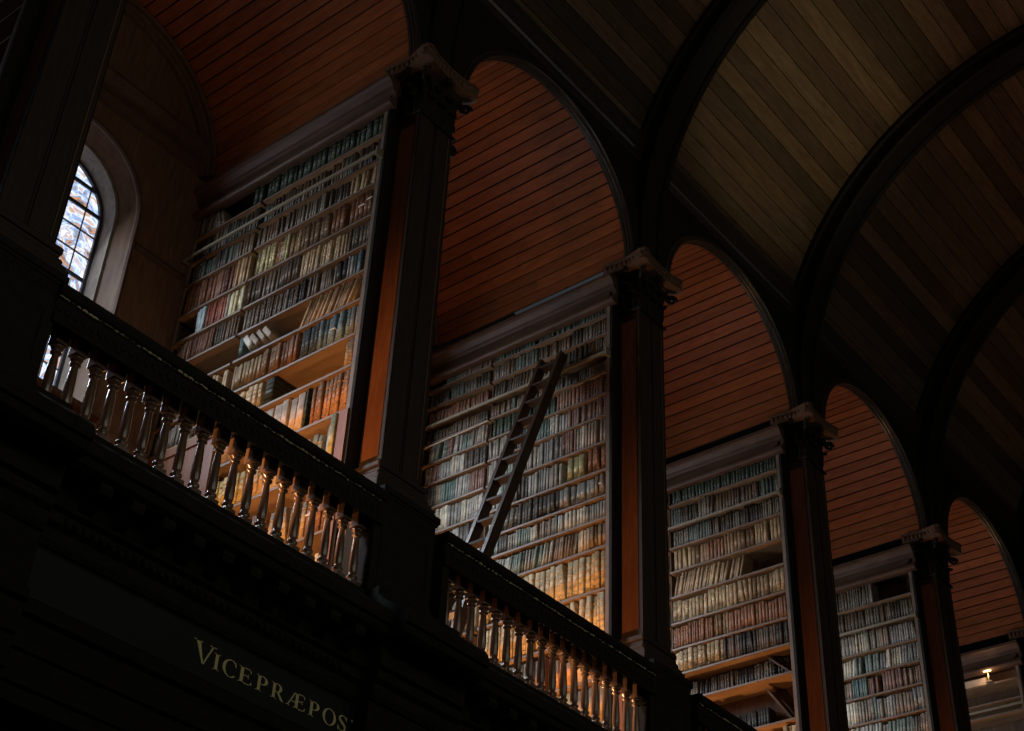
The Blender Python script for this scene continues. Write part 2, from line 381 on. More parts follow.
b = MB(); b.box(XL, XR, EF - .004, EF, 5.28, 5.57); b.build('frieze_band', 'frieze', front)
# the same mouldings break forward under each pedestal
for i in range(I0, I1 + 1):
    b = MB(); o = -.13
    pr = [(y + o if y < .09 else .0, z) for y, z in prof[2:-3]] 
    pr = [(.0, 6.44)] + pr + [(.0, 4.70)]
    b.px(pr, BAY*i - .085, BAY*i + .78); b.build('projecting_block', 'front_wood', front)
mod = MB(); mod.px([(-.155, 6.0), (-.315, 6.0), (-.325, 5.97), (-.315, 5.93), (-.28, 5.915), (-.24, 5.92), (-.20, 5.88), (-.155, 5.86)], -.045, .045)
mod_me = mod.mesh('modillion', 'front_wood')
for i in range(-1, 3):
    k = 0
    while True:
        x = BAY*(i) - 3.5 + 1.05 + k*.235
        if x > BAY*i - .32: break
        m = link('modillion', mod_me, front, (x, 0, 0)); k += 1
# small carved beads above the frieze
b = MB()
for i in range(-1, 3):
    x = BAY*i - 3.5 + .96
    while x < BAY*i - .27:
        b.blob((x, -.142, 5.765), .024, .8, .6, 1.1, 6, 4); x += .062
b.build('carved_beads', 'front_wood', front, smooth=True)

# ------------------------------------------------------------------ gold lettering
def stroke_poly(b, pts):   # pts in (x,z) em units -> prism in front of the frieze
    b.prism(pts, lambda p, a: (p[0], a, p[1]), -.0035, 0)
def ringarc(b, cx, cz, rx, rz, a0, a1, w, thin, n=22):
    A = []
    for k in range(n+1):
        t = math.radians(a0 + (a1 - a0)*k/n); ww = thin + (w - thin)*abs(math.cos(t))**1.3
        A.append(((cx + rx*math.cos(t), cz + rz*math.sin(t)), (cx + (rx - ww)*math.cos(t), cz + (rz - ww*(.75))*math.sin(t) if thin < w else cz + (rz - ww)*math.sin(t))))
    for (o0, i0), (o1, i1) in zip(A, A[1:]): stroke_poly(b, [o0, o1, i1, i0])
def rect(b, x0, x1, z0, z1): stroke_poly(b, [(x0, z0), (x1, z0), (x1, z1), (x0, z1)])
def diag(b, x0, x1, w, z0=0, z1=1): stroke_poly(b, [(x0, z0), (x0 + w, z0), (x1 + w, z1), (x1, z1)])
def glyph(ch):
    b = MB(); W = .17; T = .055; S = .04
    if ch == 'V':
        stroke_poly(b, [(.10, 1), (.30, 1), (.56, 0), (.50, 0)]); stroke_poly(b, [(.50, 0), (.56, 0), (.93, 1), (.86, 1)])
        rect(b, 0, .40, .965, 1.0); rect(b, .74, 1.05, .965, 1.0); w = 1.05
    elif ch == 'I':
        rect(b, .10, .27, 0, 1); rect(b, 0, .37, 0, S); rect(b, 0, .37, 1 - S, 1); w = .37
    elif ch == 'C':
        ringarc(b, .48, .5, .48, .52, 48, 312, W, T); stroke_poly(b, [(.74, .68), (.80, .68), (.80, .96), (.74, .88)]); w = .84
    elif ch in 'E':
        rect(b, .10, .27, 0, 1); rect(b, 0, .30, 0, S); rect(b, 0, .30, 1 - S, 1)
        rect(b, .27, .68, 1 - T, 1); rect(b, .27, .56, .49, .49 + T); rect(b, .27, .72, 0, T)
        stroke_poly(b, [(.64, .78), (.68, .78), (.68, 1), (.60, 1)]); stroke_poly(b, [(.53, .38), (.56, .38), (.56, .66), (.53, .66)]); stroke_poly(b, [(.62, 0), (.72, 0), (.76, .24), (.72, .24)]); w = .76
    elif ch in 'PR':
        rect(b, .10, .27, 0, 1); rect(b, 0, .37, 0, S); rect(b, 0, .27, 1 - S, 1)
        ringarc(b, .36, .72, .34, .28, -90, 90, W, T); rect(b, .27, .37, 1 - T, 1); rect(b, .27, .37, .44, .44 + T); w = .72
        if ch == 'R':
            stroke_poly(b, [(.36, .46), (.52, .46), (.84, .04), (.90, 0), (.68, 0)]); w = .88
    elif ch == 'A':   # the joined letter
        stroke_poly(b, [(.08, 0), (.15, 0), (.60, 1), (.52, 1)]); rect(b, 0, .26, 0, S)
        rect(b, .60, .77, 0, 1); rect(b, .50, .80, 0, S); rect(b, .28, .60, .34, .34 + T)
        rect(b, .52, 1.18, 1 - T, 1); rect(b, .77, 1.06, .49, .49 + T); rect(b, .77, 1.22, 0, T)
        stroke_poly(b, [(1.14, .78), (1.18, .78), (1.18, 1), (1.10, 1)]); stroke_poly(b, [(1.03, .38), (1.06, .38), (1.06, .66), (1.03, .66)]); stroke_poly(b, [(1.12, 0), (1.22, 0), (1.26, .24), (1.22, .24)]); w = 1.26
    elif ch == 'O':
        ringarc(b, .50, .5, .50, .52, 0, 360, W, T, 36); w = 1.0
    elif ch == 'S':
        pts = [(.56, .80, .05), (.50, .92, .06), (.38, .985, .055), (.22, .96, .08), (.11, .86, .12), (.09, .74, .15), (.18, .62, .17), (.33, .52, .19), (.48, .40, .18), (.55, .27, .15), (.52, .13, .12), (.42, .04, .07), (.27, .01, .055), (.13, .07, .06), (.05, .22, .05)]
        for (x0, z0, w0), (x1, z1, w1) in zip(pts, pts[1:]):
            d = Vector((x1 - x0, z1 - z0)).normalized(); n = Vector((-d.y, d.x))
            stroke_poly(b, [(x0 + n.x*w0/2, z0 + n.y*w0/2), (x1 + n.x*w1/2, z1 + n.y*w1/2), (x1 - n.x*w1/2, z1 - n.y*w1/2), (x0 - n.x*w0/2, z0 - n.y*w0/2)])
        rect(b, .58, .62, .70, .98); rect(b, .0, .04, .02, .32); w = .62
    elif ch == '.':
        ringarc(b, .5, .5, .5, .5, 0, 360, .49, .49, 14); w = 1.0
    return b, w
txt = thing('lettering', 'gold serif capitals spelling VICEPRÆPOS on the dark frieze under the gallery', 'lettering', (-1.44, EF - .004, 5.372))
for ch, x0, x1, h, z in (('V', -1.475, -1.292, .140, -.008), ('I', -1.306, -1.254, .104, -.003), ('C', -1.230, -1.118, .108, -.003), ('E', -1.100, -.984, .102, 0), ('P', -.952, -.852, .102, 0), ('R', -.822, -.708, .102, 0),
                     ('A', -.690, -.520, .104, 0), ('P', -.492, -.395, .102, 0), ('O', -.363, -.242, .106, -.002), ('S', -.220, -.145, .106, -.002), ('.', -.104, -.088, .016, .088)):
    g, w = glyph(ch); o = g.build('dot' if ch == '.' else 'letter', 'letter', txt)
    o.scale = ((x1 - x0)/w, 1, h); o.location = (x0 + 1.44, 0, z)

# ------------------------------------------------------------------ columns and pedestals
def leaf(b, base, out, side, h, w, curl=.06):
    """one curled acanthus leaf; base point, outward and sideways unit vectors"""
    base, out, side = Vector(base), Vector(out), Vector(side); up = Vector((0, 0, 1)); R, Cn = 9, 7
    G = []
    for r in range(R):
        t = r/(R-1)
        if t < .72: z = h*t/.72*.96; o = .012 + .03*t
        else:
            s = (t - .72)/.28; z = h*(.96 + .06*math.sin(s*PI)); z -= h*.16*s; o = .034 + curl*math.sin(s*PI*.55)
        ww = w*(.55 + .45*math.sin(PI*min(1, t*1.05)**.8))*(1 if t < .8 else 1 - (t-.8)*2.6)
        ww *= 1 + (.16 if r % 2 else -.05)
        G.append([base + up*z + out*(o - .016*abs(c/(Cn-1) - .5)*2 + (.010 if c == Cn//2 else 0) + (.006 if c % 2 else 0)) + side*(ww*(c/(Cn-1) - .5)) for c in range(Cn)])
    V = [[b.bm.verts.new(p) for p in row] for row in G]; U = [[b.bm.verts.new(p - out*.014 - up*.004) for p in row] for row in G]
    for r in range(R-1):
        for c in range(Cn-1):
            b.bm.faces.new((V[r][c], V[r][c+1], V[r+1][c+1], V[r+1][c])).smooth = True; b.bm.faces.new((U[r][c], U[r+1][c], U[r+1][c+1], U[r][c+1])).smooth = True
        b.bm.faces.new((V[r][0], V[r+1][0], U[r+1][0], U[r][0])); b.bm.faces.new((V[r][-1], U[r][-1], U[r+1][-1], V[r+1][-1]))
    b.bm.faces.new([v for v in V[0]] + [u for u in U[0][::-1]]); b.bm.faces.new([v for v in V[-1][::-1]] + [u for u in U[-1]])
def make_column():
    root = link('gallery_column', None); Z0 = 7.338
    def bd(b, n, m, p=root, **k): b.move((0, 0, -Z0)); return b.build(n, m, p, **k)
    b = MB()   # moulded base
    b.box(.0, .65, .03, .37, 7.338, 7.47, bev=.006); b.box(.02, .63, .05, .37, 7.47, 7.50)
    b.box(.035, .612, .065, .37, 7.50, 7.56, bev=.018); b.box(.06, .587, .09, .37, 7.56, 7.60); b.box(.045, .602, .075, .37, 7.60, 7.656, bev=.014)
    bd(b, 'base', 'column')
    b = MB(); b.box(.112, .535, .125, .37, 7.656, 11.43)
    b2 = MB(); b2.box(.492, .502, .105, .114, 7.70, 11.40); bd(b2, 'lit_edge_bead', 'carved')  # lighter wood on the bead stands in for a lit edge
    b2 = MB(); b2.box(.106, .113, .166, .345, 7.74, 11.33); bd(b2, 'lit_side_panel', 'red_wood')  # redder, brighter board than the shaft; lamplight put into its colour
    # raised frame strips leave a deep groove down the middle of the front
    for x0, x1 in ((.10, .300), (.333, .547)): b.box(x0, x1, .113, .126, 7.656, 11.43)
    b.box(.311, .322, .117, .126, 7.656, 11.43)
    for y0, y1 in ((.113, .150), (.345, .37)):
        b.box(.10, .112, y0, y1, 7.656, 11.43); b.box(.535, .547, y0, y1, 7.656, 11.43)
    b.box(.104, .112, .158, .166, 7.656, 11.43); b.box(.10, .112, .15, .345, 7.656, 7.74); b.box(.10, .112, .15, .345, 11.33, 11.43)
    bd(b, 'shaft', 'column')
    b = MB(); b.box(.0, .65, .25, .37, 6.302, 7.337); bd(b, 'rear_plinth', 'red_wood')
    b = MB(); b.box(.072, .575, .086, .37, 11.425, 11.455, bev=.008)
    s0 = [(.105, .118), (.542, .118), (.542, .37), (.105, .37)]; s1 = [(.05, .07), (.60, .07), (.60, .40), (.05, .40)]
    secs = [[(x, y, 11.455) for x, y in s0], [(x, y, 11.72) for x, y in s0], [(x*.6 + X*.4, y*.6 + Y*.4, 11.83) for (x, y), (X, Y) in zip(s0, s1)], [(x, y, 11.93) for x, y in s1]]
    b.sweep(secs); cap = bd(b, 'capital', 'black_wood')
    def leaf_obj(*a):
        b = MB(); leaf(b, *a); bd(b, 'acanthus_leaf', 'black_wood', cap)
    for k in range(3):
        x = .172 + .151*k; leaf_obj((x, .116, 11.455), (0, -1, 0), (1, 0, 0), .23, .155)
        if k < 2: leaf_obj((x + .0755, .112, 11.55), (0, -1, 0), (1, 0, 0), .28, .15, .07)
    for sx, ox in ((.105, -1), (.542, 1)):
        for k in range(2): leaf_obj((sx, .18 + .125*k, 11.455), (ox, 0, 0), (0, 1, 0), .23, .12)
        leaf_obj((sx, .245, 11.55), (ox, 0, 0), (0, 1, 0), .28, .13, .07)
    for sx, ox in ((.085, -1), (.565, 1)):
        b = MB(); c = Vector((sx + ox*.05, .045, 11.845)); d = Vector((ox*.7, -.7, 0)); pts = []
        for k in range(22):
            t = k/21*3.4*PI; r = .062*(1 - k/26); pts.append(c + d*(r*math.cos(t)) + Vector((0, 0, 1))*(r*math.sin(t)))
        b.tube(pts, .017, 6); b.tube([Vector((.325 + ox*.04, .105, 11.64)), Vector((.325 + ox*.11, .08, 11.77)), Vector((sx - ox*.02, .055, 11.885))], .016, 6)
        bd(b, 'volute', 'black_wood', cap, smooth=True)
    b = MB(); b.blob((.30, -.02, 11.93), .045, 1, .7, 1); b.blob((-.03, .20, 11.93), .04, .7, 1, 1); bd(b, 'rosette', 'black_wood', cap, smooth=True)
    b = MB(); W = .725; Y1 = .53
    pl = [(0, 0), (.05, -.012), (.20, .022), (.36, .032), (.52, .022), (.67, -.012), (W, 0), (W + .012, .05), (W - .03, .25), (W, Y1), (.0, Y1), (.032, .25), (-.012, .05)]
    pl2 = [(.36 + (x - .36)*1.03, .26 + (y - .26)*1.04) for x, y in pl]
    b.pz(pl, 12.05, 12.075); b.pz(pl, 12.078, 12.16); b.pz(pl2, 12.16, 12.186)
    for k in range(13): b.blob((.03 + k*.055, .012 + .014*math.sin(PI*k/12), 12.115), .028, .55, .6, 1.25, 8, 5)
    for k in range(9):
        y = .035 + k*.058; q = .022*math.sin(PI*k/8); b.blob((.0 + q, y, 12.115), .028, .6, .55, 1.25, 8, 5); b.blob((W - q, y, 12.115), .028, .6, .55, 1.25, 8, 5)
    b.move((-.078, -.077, -.12)); bd(b, 'abacus', 'carved', cap)
    return root
colm = make_column()
WH = ['behind the left edge of the balustrade, running up the left side', 'between the nearest and second bookcases', 'between the second and third bookcases', 'between the third and fourth bookcases', 'between the fourth and fifth bookcases', 'at the far right edge', 'beyond the right edge']
def make_pedestal():
    root = link('pedestal', None); Z0 = 6.44
    def bd(b, n, m='black_wood'): b.move((0, 0, -Z0)); return b.build(n, m, root)
    b = MB(); b.box(-.02, .692, -.20, .22, 6.44, 6.52, bev=.006); b.box(-.008, .68, -.188, .21, 6.52, 6.56, bev=.012); bd(b, 'plinth')
    b = MB(); b.box(.02, .652, -.155, .19, 6.56, 7.12)
    for x0, x1, z0, z1 in ((.02, .09, 6.56, 7.12), (.582, .652, 6.56, 7.12), (.09, .582, 6.56, 6.66), (.09, .582, 7.04, 7.12)): b.box(x0, x1, -.172, -.155, z0, z1)
    b.px([(-.155, 6.66), (-.168, 6.66), (-.155, 6.685)], .09, .582); b.px([(-.155, 7.04), (-.168, 7.04), (-.155, 7.015)], .09, .582)
    for y0, y1, z0, z1 in ((-.172, -.11, 6.56, 7.12), (.12, .19, 6.56, 7.12), (-.11, .12, 6.56, 6.64), (-.11, .12, 7.05, 7.12)): b.box(.004, .02, y0, y1, z0, z1)
    bd(b, 'die')
    b = MB(); b.box(.008, .664, -.168, .2, 7.12, 7.15, bev=.008); b.box(.012, .66, -.164, .2, 7.15, 7.26); 
    for k in range(11): b.blob((.05 + .058*k, -.166, 7.205), .03, .8, .5, 1.2, 8, 5)
    for k in range(6): b.blob((.010, -.13 + .058*k, 7.205), .03, .5, .8, 1.2, 8, 5)
    b.box(-.005, .677, -.182, .21, 7.255, 7.285, bev=.008); b.box(-.028, .70, -.204, .23, 7.285, 7.338, bev=.006); bd(b, 'cap')
    return root
ped = make_pedestal()
for n, i in enumerate(range(-1, 6)):
    c = colm if n == 0 else copy_tree(colm); c.location = (BAY*i, 0, 7.338)
    tag(c, 'dark carved wooden column ' + WH[n], 'column', 'columns along the gallery front')
    p_ = ped if n == 0 else copy_tree(ped); p_.location = (BAY*i, 0, 6.44)
    if i == -1: p_.scale = (.86, .42, 1); p_.location.y = .0
    tag(p_, 'dark panelled pedestal ' + WH[n], 'pedestal', 'pedestals of the gallery columns')

# ------------------------------------------------------------------ balustrades
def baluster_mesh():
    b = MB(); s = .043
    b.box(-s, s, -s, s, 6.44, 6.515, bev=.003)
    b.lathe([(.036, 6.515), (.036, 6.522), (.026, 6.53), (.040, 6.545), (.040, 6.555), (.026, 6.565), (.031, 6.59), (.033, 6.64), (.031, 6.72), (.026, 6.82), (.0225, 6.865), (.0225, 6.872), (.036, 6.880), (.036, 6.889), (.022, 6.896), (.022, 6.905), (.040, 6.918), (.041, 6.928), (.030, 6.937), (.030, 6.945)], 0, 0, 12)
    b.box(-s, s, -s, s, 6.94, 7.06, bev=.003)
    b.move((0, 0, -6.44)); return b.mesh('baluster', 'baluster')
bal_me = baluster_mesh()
def balustrade(i, where):
    x0, x1 = BAY*(i-1) + (.68 if i else .56), BAY*i - .0
    t = thing('balustrade', 'dark gallery balustrade with turned balusters ' + where, 'balustrade', (x0, .04, 6.44), 'balustrades of the gallery')
    def bd(b, n, m): b.move((-x0, -.04, -6.44)); return b.build(n, m, t)
    b = MB()
    b.px([(-.04, 7.06), (-.04, 7.05), (-.06, 7.04), (-.075, 7.0), (-.09, 6.99), (-.095, 7.01), (-.09, 7.03), (-.08, 7.06), (-.08, 7.15), (-.085, 7.185), (-.10, 7.20), (-.11, 7.23), (-.11, 7.262), (-.10, 7.272), (.16, 7.272), (.17, 7.262), (.17, 7.23), (.16, 7.2), (.14, 7.18), (.14, 7.06)], x0, x1)
    # shallow carved leaves on the rail face
    k = x0 + .03
    while k < x1 - .02: b.blob((k, -.083, 7.10), .028, .85, .35, 1.15, 6, 4); k += .062
    bd(b, 'handrail', 'black_wood')
    b = MB(); k = x0 + .02; r = random.Random(i)
    while k < x1 - .03:
        w = r.uniform(.015, .034)
        b.blob((k, -.094, 7.170 + r.uniform(-.004, .004)), w/2*1.25, 1.25, .6, r.choice((.22, .35, .55)), 6, 4); k += r.uniform(.034, .05)
    bd(b, 'gilded_bead', 'gilt')
    b = MB(); b.box(x0, x1, -.05, .13, 6.43, 6.445); bd(b, 'bottom_rail', 'black_wood')
    xm = BAY*i - 1.385
    for xa, xb in ((BAY*i - .075, BAY*i), (x0, x0 + (.075 if i else .02))):
        b = MB(); b.box(xa, xb, -.07, .22, 6.44, 7.07); bd(b, 'end_post', 'black_wood')
    for k in range(-1 if i == 0 else 0, 18):
        x = xm + (k - 8.5)*.1475
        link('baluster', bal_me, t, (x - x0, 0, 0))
balustrade(-1, 'left of the leftmost column'); balustrade(0, 'in front of the nearest bookcase'); balustrade(1, 'in front of the second bookcase'); balustrade(2, 'in front of the third bookcase'); balustrade(3, 'in front of the fourth bookcase')

# ------------------------------------------------------------------ bookcases
SH = {
 0: [11.24, 10.92, 10.63, 10.25, 9.92, 9.62, 9.31, 8.95, 8.63, 8.19, 7.71, 7.12, 6.60],
 1: [11.41, 11.165, 10.925, 10.67, 10.40, 10.13, 9.81, 9.48, 9.18, 8.93, 8.62, 8.17, 7.72, 7.28, 6.85],
 2: [11.31, 10.99, 10.70, 10.37, 10.03, 9.68, 9.35, 9.03, 8.69, 8.15, 7.68, 7.2, 6.7],
 3: [11.19, 10.87, 10.52, 10.21, 9.90, 9.54, 9.2, 8.85, 8.5, 8.1, 7.6, 7.1, 6.6],
 4: [11.32, 11.02, 10.82, 10.4, 10.0, 9.6, 9.2, 8.8, 8.4, 7.9, 7.4, 6.9],
}
SH[-1] = SH[0]; SH[5] = SH[4]
TH = .022; FX = -.03
def bookcase(i):
    nm = {-1: 'bookcase behind the leftmost column, seen only from behind', 5: 'bookcase beyond the right edge of the gallery'}.get(i, None)
    lab = nm or ('tall wooden bookcase wall, %s from the left, cornice on top' % ORD[i])
    t = thing('bookcase', 'tall wooden ' + nm if nm else lab, 'bookcase', (BAY*i, 0, 6.3), 'bookcases of the gallery alcoves')
    def bd(b, n, m): b.move((0, 0, -6.3)); return b.build(n, m, t)
    b = MB(); b.box(.29, .325, .40, 3.0, 6.3, 11.74); bd(b, 'back_panel', 'back')
    b = MB(); b.box(FX, .645, .37, .402, 6.3, 11.74); bd(b, 'end_panel', 'black_wood')
    b = MB()
    for x0, x1 in ((FX, .0), (.615, .645)):
        b.box(x0, x1, .402, .442, 8.2 if x0 < 0 and i == 0 else 6.3, 11.66); b.box(x0, x1, 2.955, 3.0, 6.3, 11.66)
    bd(b, 'stile', 'case')
    if i == 0: b = MB(); b.box(FX - .012, .0, .402, .50, 6.3, 8.2); bd(b, 'lower_stile', 'red_wood')
    b = MB(); b.box(.035 if i == 0 else .01, .29, 1.993, 2.012, 6.3, 11.66); b.box(.325, .615, 1.993, 2.012, 6.3, 11.66); b.box(.0, .29, .402, .412, 6.3, 11.66); b.box(0, .29, 2.99, 3.0, 6.3, 11.66); bd(b, 'divider', 'back')
    for z in SH[i]:
        if i == 0 and z < 8.6: spans = ((.442, 1.985),)
        else: spans = ((.442, 1.985), (2.02, 2.955))
        for y0, y1 in spans:
            b = MB(); b.box(FX + .004, .29, y0, y1, z, z + TH, 0); b.box(FX - .002, FX + .006, y0, y1, z - .001, z + TH + .001, 1)
            b.move((0, 0, -6.3)); b.build('shelf', ['shelf', 'case'], t)
    if i == 0:
        b = MB(); b.box(FX - .004, .0, 2.02, 2.955, 6.3, 8.63); b.box(FX - .02, FX - .004, 2.02, 2.955, 8.55, 8.63); bd(b, 'cupboard_panel', 'red_wood')
        b = MB(); b.box(FX - .004, .29, 2.02, 2.955, 8.63, 8.66); bd(b, 'shelf', 'shelf')
    # cornice, both sides
    b = MB()
    def cor(m):
        f = (lambda x: x) if m else (lambda x: .615 - x)
        pr = [(0, 11.515), (-.045, 11.515)] + [(-.068 - .034*math.sin(a*PI/6), 11.56 - .042*math.cos(a*PI/6)) for a in range(0, 7)] + [(-.055, 11.607), (-.055, 11.625), (-.03, 11.63), (-.03, 11.70), (-.065, 11.71), (-.075, 11.73), (-.085, 11.76), (-.12, 11.81), (-.15, 11.825), (-.155, 11.86), (0, 11.875)]
        b.py([(f(x), z) for x, z in pr], .32, 3.0)
    cor(True); cor(False); b.box(.0, .615, .37, 3.0, 11.62, 11.92); bd(b, 'cornice', 'cornice')
    zr = {0: 10.935, 1: 10.86, 2: 10.95, 3: 10.83}.get(i, 10.9)
    b = MB(); b.box(FX - .085, FX - .068, .40, 2.98, zr - .016, zr + .016)
    for y in (.41, 2.95): b.box(FX - .07, FX, y, y + .022, zr - .01, zr + .01)
    b.box(FX - .085, FX, .385, .402, zr - .03, zr + .06)
    bd(b, 'ladder_rail', 'rail_metal')
for i in range(-1, 6): bookcase(i)

# ------------------------------------------------------------------ books
def book_geo(b, style, uvl):
    """unit book: thickness 1 in Y (centre 0), height 1, depth .2, spine facing -X"""
    dep = .20
    def spine(z0, z1, bulge, out=0.):
        # shell section between heights z0..z1
        ys = [-.5, -.38, -.15, .15, .38, .5]; xs = [.006, .0 - bulge*.6, -bulge, -bulge, .0 - bulge*.6, .006]
        P = [(x - out, y) for x, y in zip(xs, ys)]; P = [(dep, -.5)] + P + [(dep, .5)]
        A = [b.bm.verts.new((x, y, z0)) for x, y in P]; B = [b.bm.verts.new((x, y, z1)) for x, y in P]
        for k in range(len(P)-1):
            f = b.bm.faces.new((A[k], B[k], B[k+1], A[k+1])); f.smooth = 0 < k < len(P)-2
            for l in f.loops: l[uvl].uv = (k/7, l.vert.co.z)
        if z0 == 0: b.bm.faces.new(A).material_index = 0
        if z1 == 1: b.bm.faces.new(B[::-1])
        if out:
            b.bm.faces.new(A[1:-1]); b.bm.faces.new(B[1:-1][::-1])
    if style == 'banded':
        spine(0, 1, .006)
        for z in (.12, .28, .45, .62, .79): spine(z, z + .022, .006, .0035)
    elif style == 'plain': spine(0, 1, .004)
    elif style == 'flat': spine(0, 1, .0005)
    # page block, slightly inset and showing at foot and head
    if style != 'flat':
        for z in (-.004, 1.0):
            pass
def book_mesh(style):
    b = MB(); uvl = b.bm.loops.layers.uv.new('UVMap'); book_geo(b, style, uvl)
    if style != 'flat': b.box(.012, .19, -.40, .40, -.012, .0, 1)
    return b.mesh('book_' + style, ['book', 'pages'])
BM = {s: book_mesh(s) for s in ('banded', 'plain', 'flat')}
# the same three styles as raw data for the far rows
def raw(style):
    me = BM[style]; return [v.co.copy() for v in me.vertices], [(tuple(p.vertices), p.material_index, p.use_smooth) for p in me.polygons], [tuple(me.uv_layers[0].data[l].uv) for l in range(len(me.loops))]
RAW = {s: raw(s) for s in BM}
PAL = {  # name: [(word, rgb), ...]
 'green': [('dark green', (.022, .040, .026)), ('dark green', (.032, .052, .034)), ('black green', (.018, .026, .018))],
 'murk': [('dark brown', (.10, .07, .05)), ('grey brown', (.16, .13, .10)), ('black brown', (.05, .04, .03)), ('grey green', (.10, .12, .10)), ('dark brown', (.13, .08, .05))],
 'brown': [('brown', (.26, .15, .075)), ('tan', (.38, .25, .13)), ('reddish brown', (.25, .11, .06)), ('brown', (.20, .12, .07))],
 'vellum': [('tan vellum', (.60, .42, .22)), ('pale vellum', (.68, .52, .31)), ('honey brown', (.50, .32, .14))],
 'tan': [('tan', (.44, .31, .18)), ('tan', (.52, .38, .23)), ('brown', (.32, .21, .12))],
 'dark': [('dark brown', (.09, .06, .04)), ('black', (.035, .03, .028)), ('dark brown', (.13, .09, .065)), ('grey brown', (.18, .15, .12))],
 'olive': [('olive yellow', (.50, .44, .22)), ('olive yellow', (.58, .50, .27)), ('olive', (.38, .33, .17))],
 'red': [('red', (.36, .075, .045)), ('dull red', (.28, .08, .05)), ('maroon', (.20, .05, .04))],
 'redbrown': [('reddish brown', (.22, .10, .06)), ('maroon brown', (.16, .07, .05)), ('brown', (.24, .14, .09))],
 'rust': [('rust brown', (.42, .17, .07)), ('rust brown', (.36, .15, .07)), ('copper brown', (.50, .24, .11))],
 'blue': [('grey blue', (.20, .28, .30)), ('dark blue', (.07, .11, .13)), ('blue black', (.05, .07, .08)), ('grey', (.25, .25, .23))],
 'pblue': [('pale blue', (.38, .48, .50)), ('pale grey', (.48, .50, .47))],
 'mix': [('grey', (.32, .30, .26)), ('grey brown', (.27, .23, .185)), ('teal green', (.13, .19, .17)), ('pale grey', (.46, .43, .37)), ('brown', (.25, .18, .13)), ('dull red', (.23, .13, .10)), ('grey', (.22, .21, .19)), ('dark', (.07, .06, .05)), ('cream', (.52, .46, .35)), ('grey green', (.20, .24, .20))],
 'cream': [('cream', (.62, .54, .36)), ('pale yellow', (.66, .57, .34)), ('grey', (.36, .33, .29))],
 'pinkbox': [('pale pinkish buff', (.66, .47, .33)), ('pale pinkish buff', (.70, .50, .36))],
 'greybig': [('pale grey', (.48, .44, .38)), ('grey', (.34, .30, .26)), ('grey brown', (.38, .30, .23)), ('pale blue grey', (.42, .46, .48))],
 'gold': [('golden yellow', (.68, .48, .16)), ('golden buff', (.62, .42, .15))],
 'sky': [('light blue', (.42, .56, .68))],
 'black': [('black', (.03, .03, .03))],
}
BOOKS = []   # dict(i, row, y, z, t, h, lean, col, word, style, x)
def put(i, row, y, z, t, h, lean, word, col, style, x):
    BOOKS.append(dict(i=i, row=row, y=y, z=z, t=t, h=h, lean=lean, col=col, word=word, style=style, x=x))
def fill(i, row, y0, y1, pal, tr, hr=(.80, .93), lean=0, style=None, gap=.0, xo=0.0):
    """books from y0 (column end) back to y1 on shelf number row (0 = top)"""
    sh = SH[i]; hr = (hr[0] + .05, min(.985, hr[1] + .055)) if hr[0] >= .72 else hr; z0 = sh[row] + TH; zt = (11.60 if row == 0 else sh[row-1]) ; H = zt - z0 - .006
    r = random; y = y0; base_h = r.uniform(*hr); run = 0; cols = PAL[pal]; cur = None
    while y < y1:
        if run <= 0: run = r.randint(1, 7); base_h = r.uniform(*hr); cur = r.choice(cols); ct = r.uniform(*tr); st = style or r.choice(['banded', 'plain', 'plain'])
        run -= 1
        t = max(.012, ct*r.uniform(.85, 1.15)); ln = lean + (r.uniform(-.02, .02) if lean == 0 else r.uniform(-.05, .05))
        if lean == 0 and r.random() < .04: ln = r.choice((-.12, .10))
        h = H*min(1, base_h + r.uniform(-.02, .02))
        if lean: h = min(H*base_h, (H - t*abs(math.sin(ln)))/math.cos(ln)*.98) if abs(ln) < .9 else h
        step = t/max(.35, math.cos(ln)) + gap
        if y + step > y1 + .004: break
        f = r.uniform(.82, 1.2); c = tuple(min(1, k*f) for k in cur[1])
        extra = abs(h*math.sin(ln))*0
        put(i, row, y + step/2, z0, t*.965, h, ln, cur[0], c, st, xo + r.uniform(-.012, .012) - .005)
        if r.random() < .012: y += r.uniform(.02, .06)
        y += step
R0, R1 = .45, 1.98; L0, L1 = 2.03, 2.93
# nearest bookcase ------------------------------------------------
fill(0, 0, R0, R1, 'green', (.056, .066), (.90, .92), style='banded'); fill(0, 0, L0, 2.17, 'green', (.05, .06), (.9, .92), style='banded'); fill(0, 0, 2.55, 2.75, 'dark', (.04, .06), (.6, .7), -.28); fill(0, 0, 2.77, L1, 'dark', (.03, .04), (.7, .8))
fill(0, 1, R0, R1, 'murk', (.028, .038), (.72, .86)); fill(0, 1, L0, L1, 'murk', (.022, .032), (.75, .9))
fill(0, 2, R0, .80, 'tan', (.036, .046), (.80, .86), .04); fill(0, 2, .81, R1, 'murk', (.030, .042), (.8, .9)); fill(0, 2, L0, L1, 'murk', (.026, .036), (.75, .9))
fill(0, 3, R0, R1 - .3, 'brown', (.052, .066), (.80, .90), style='banded'); fill(0, 3, 1.50, R1 - .01, 'olive', (.036, .044), (.84, .90)); fill(0, 3, L0, 2.25, 'brown', (.028, .04), (.82, .92)); fill(0, 3, 2.26, L1, 'redbrown', (.034, .046), (.86, .93))
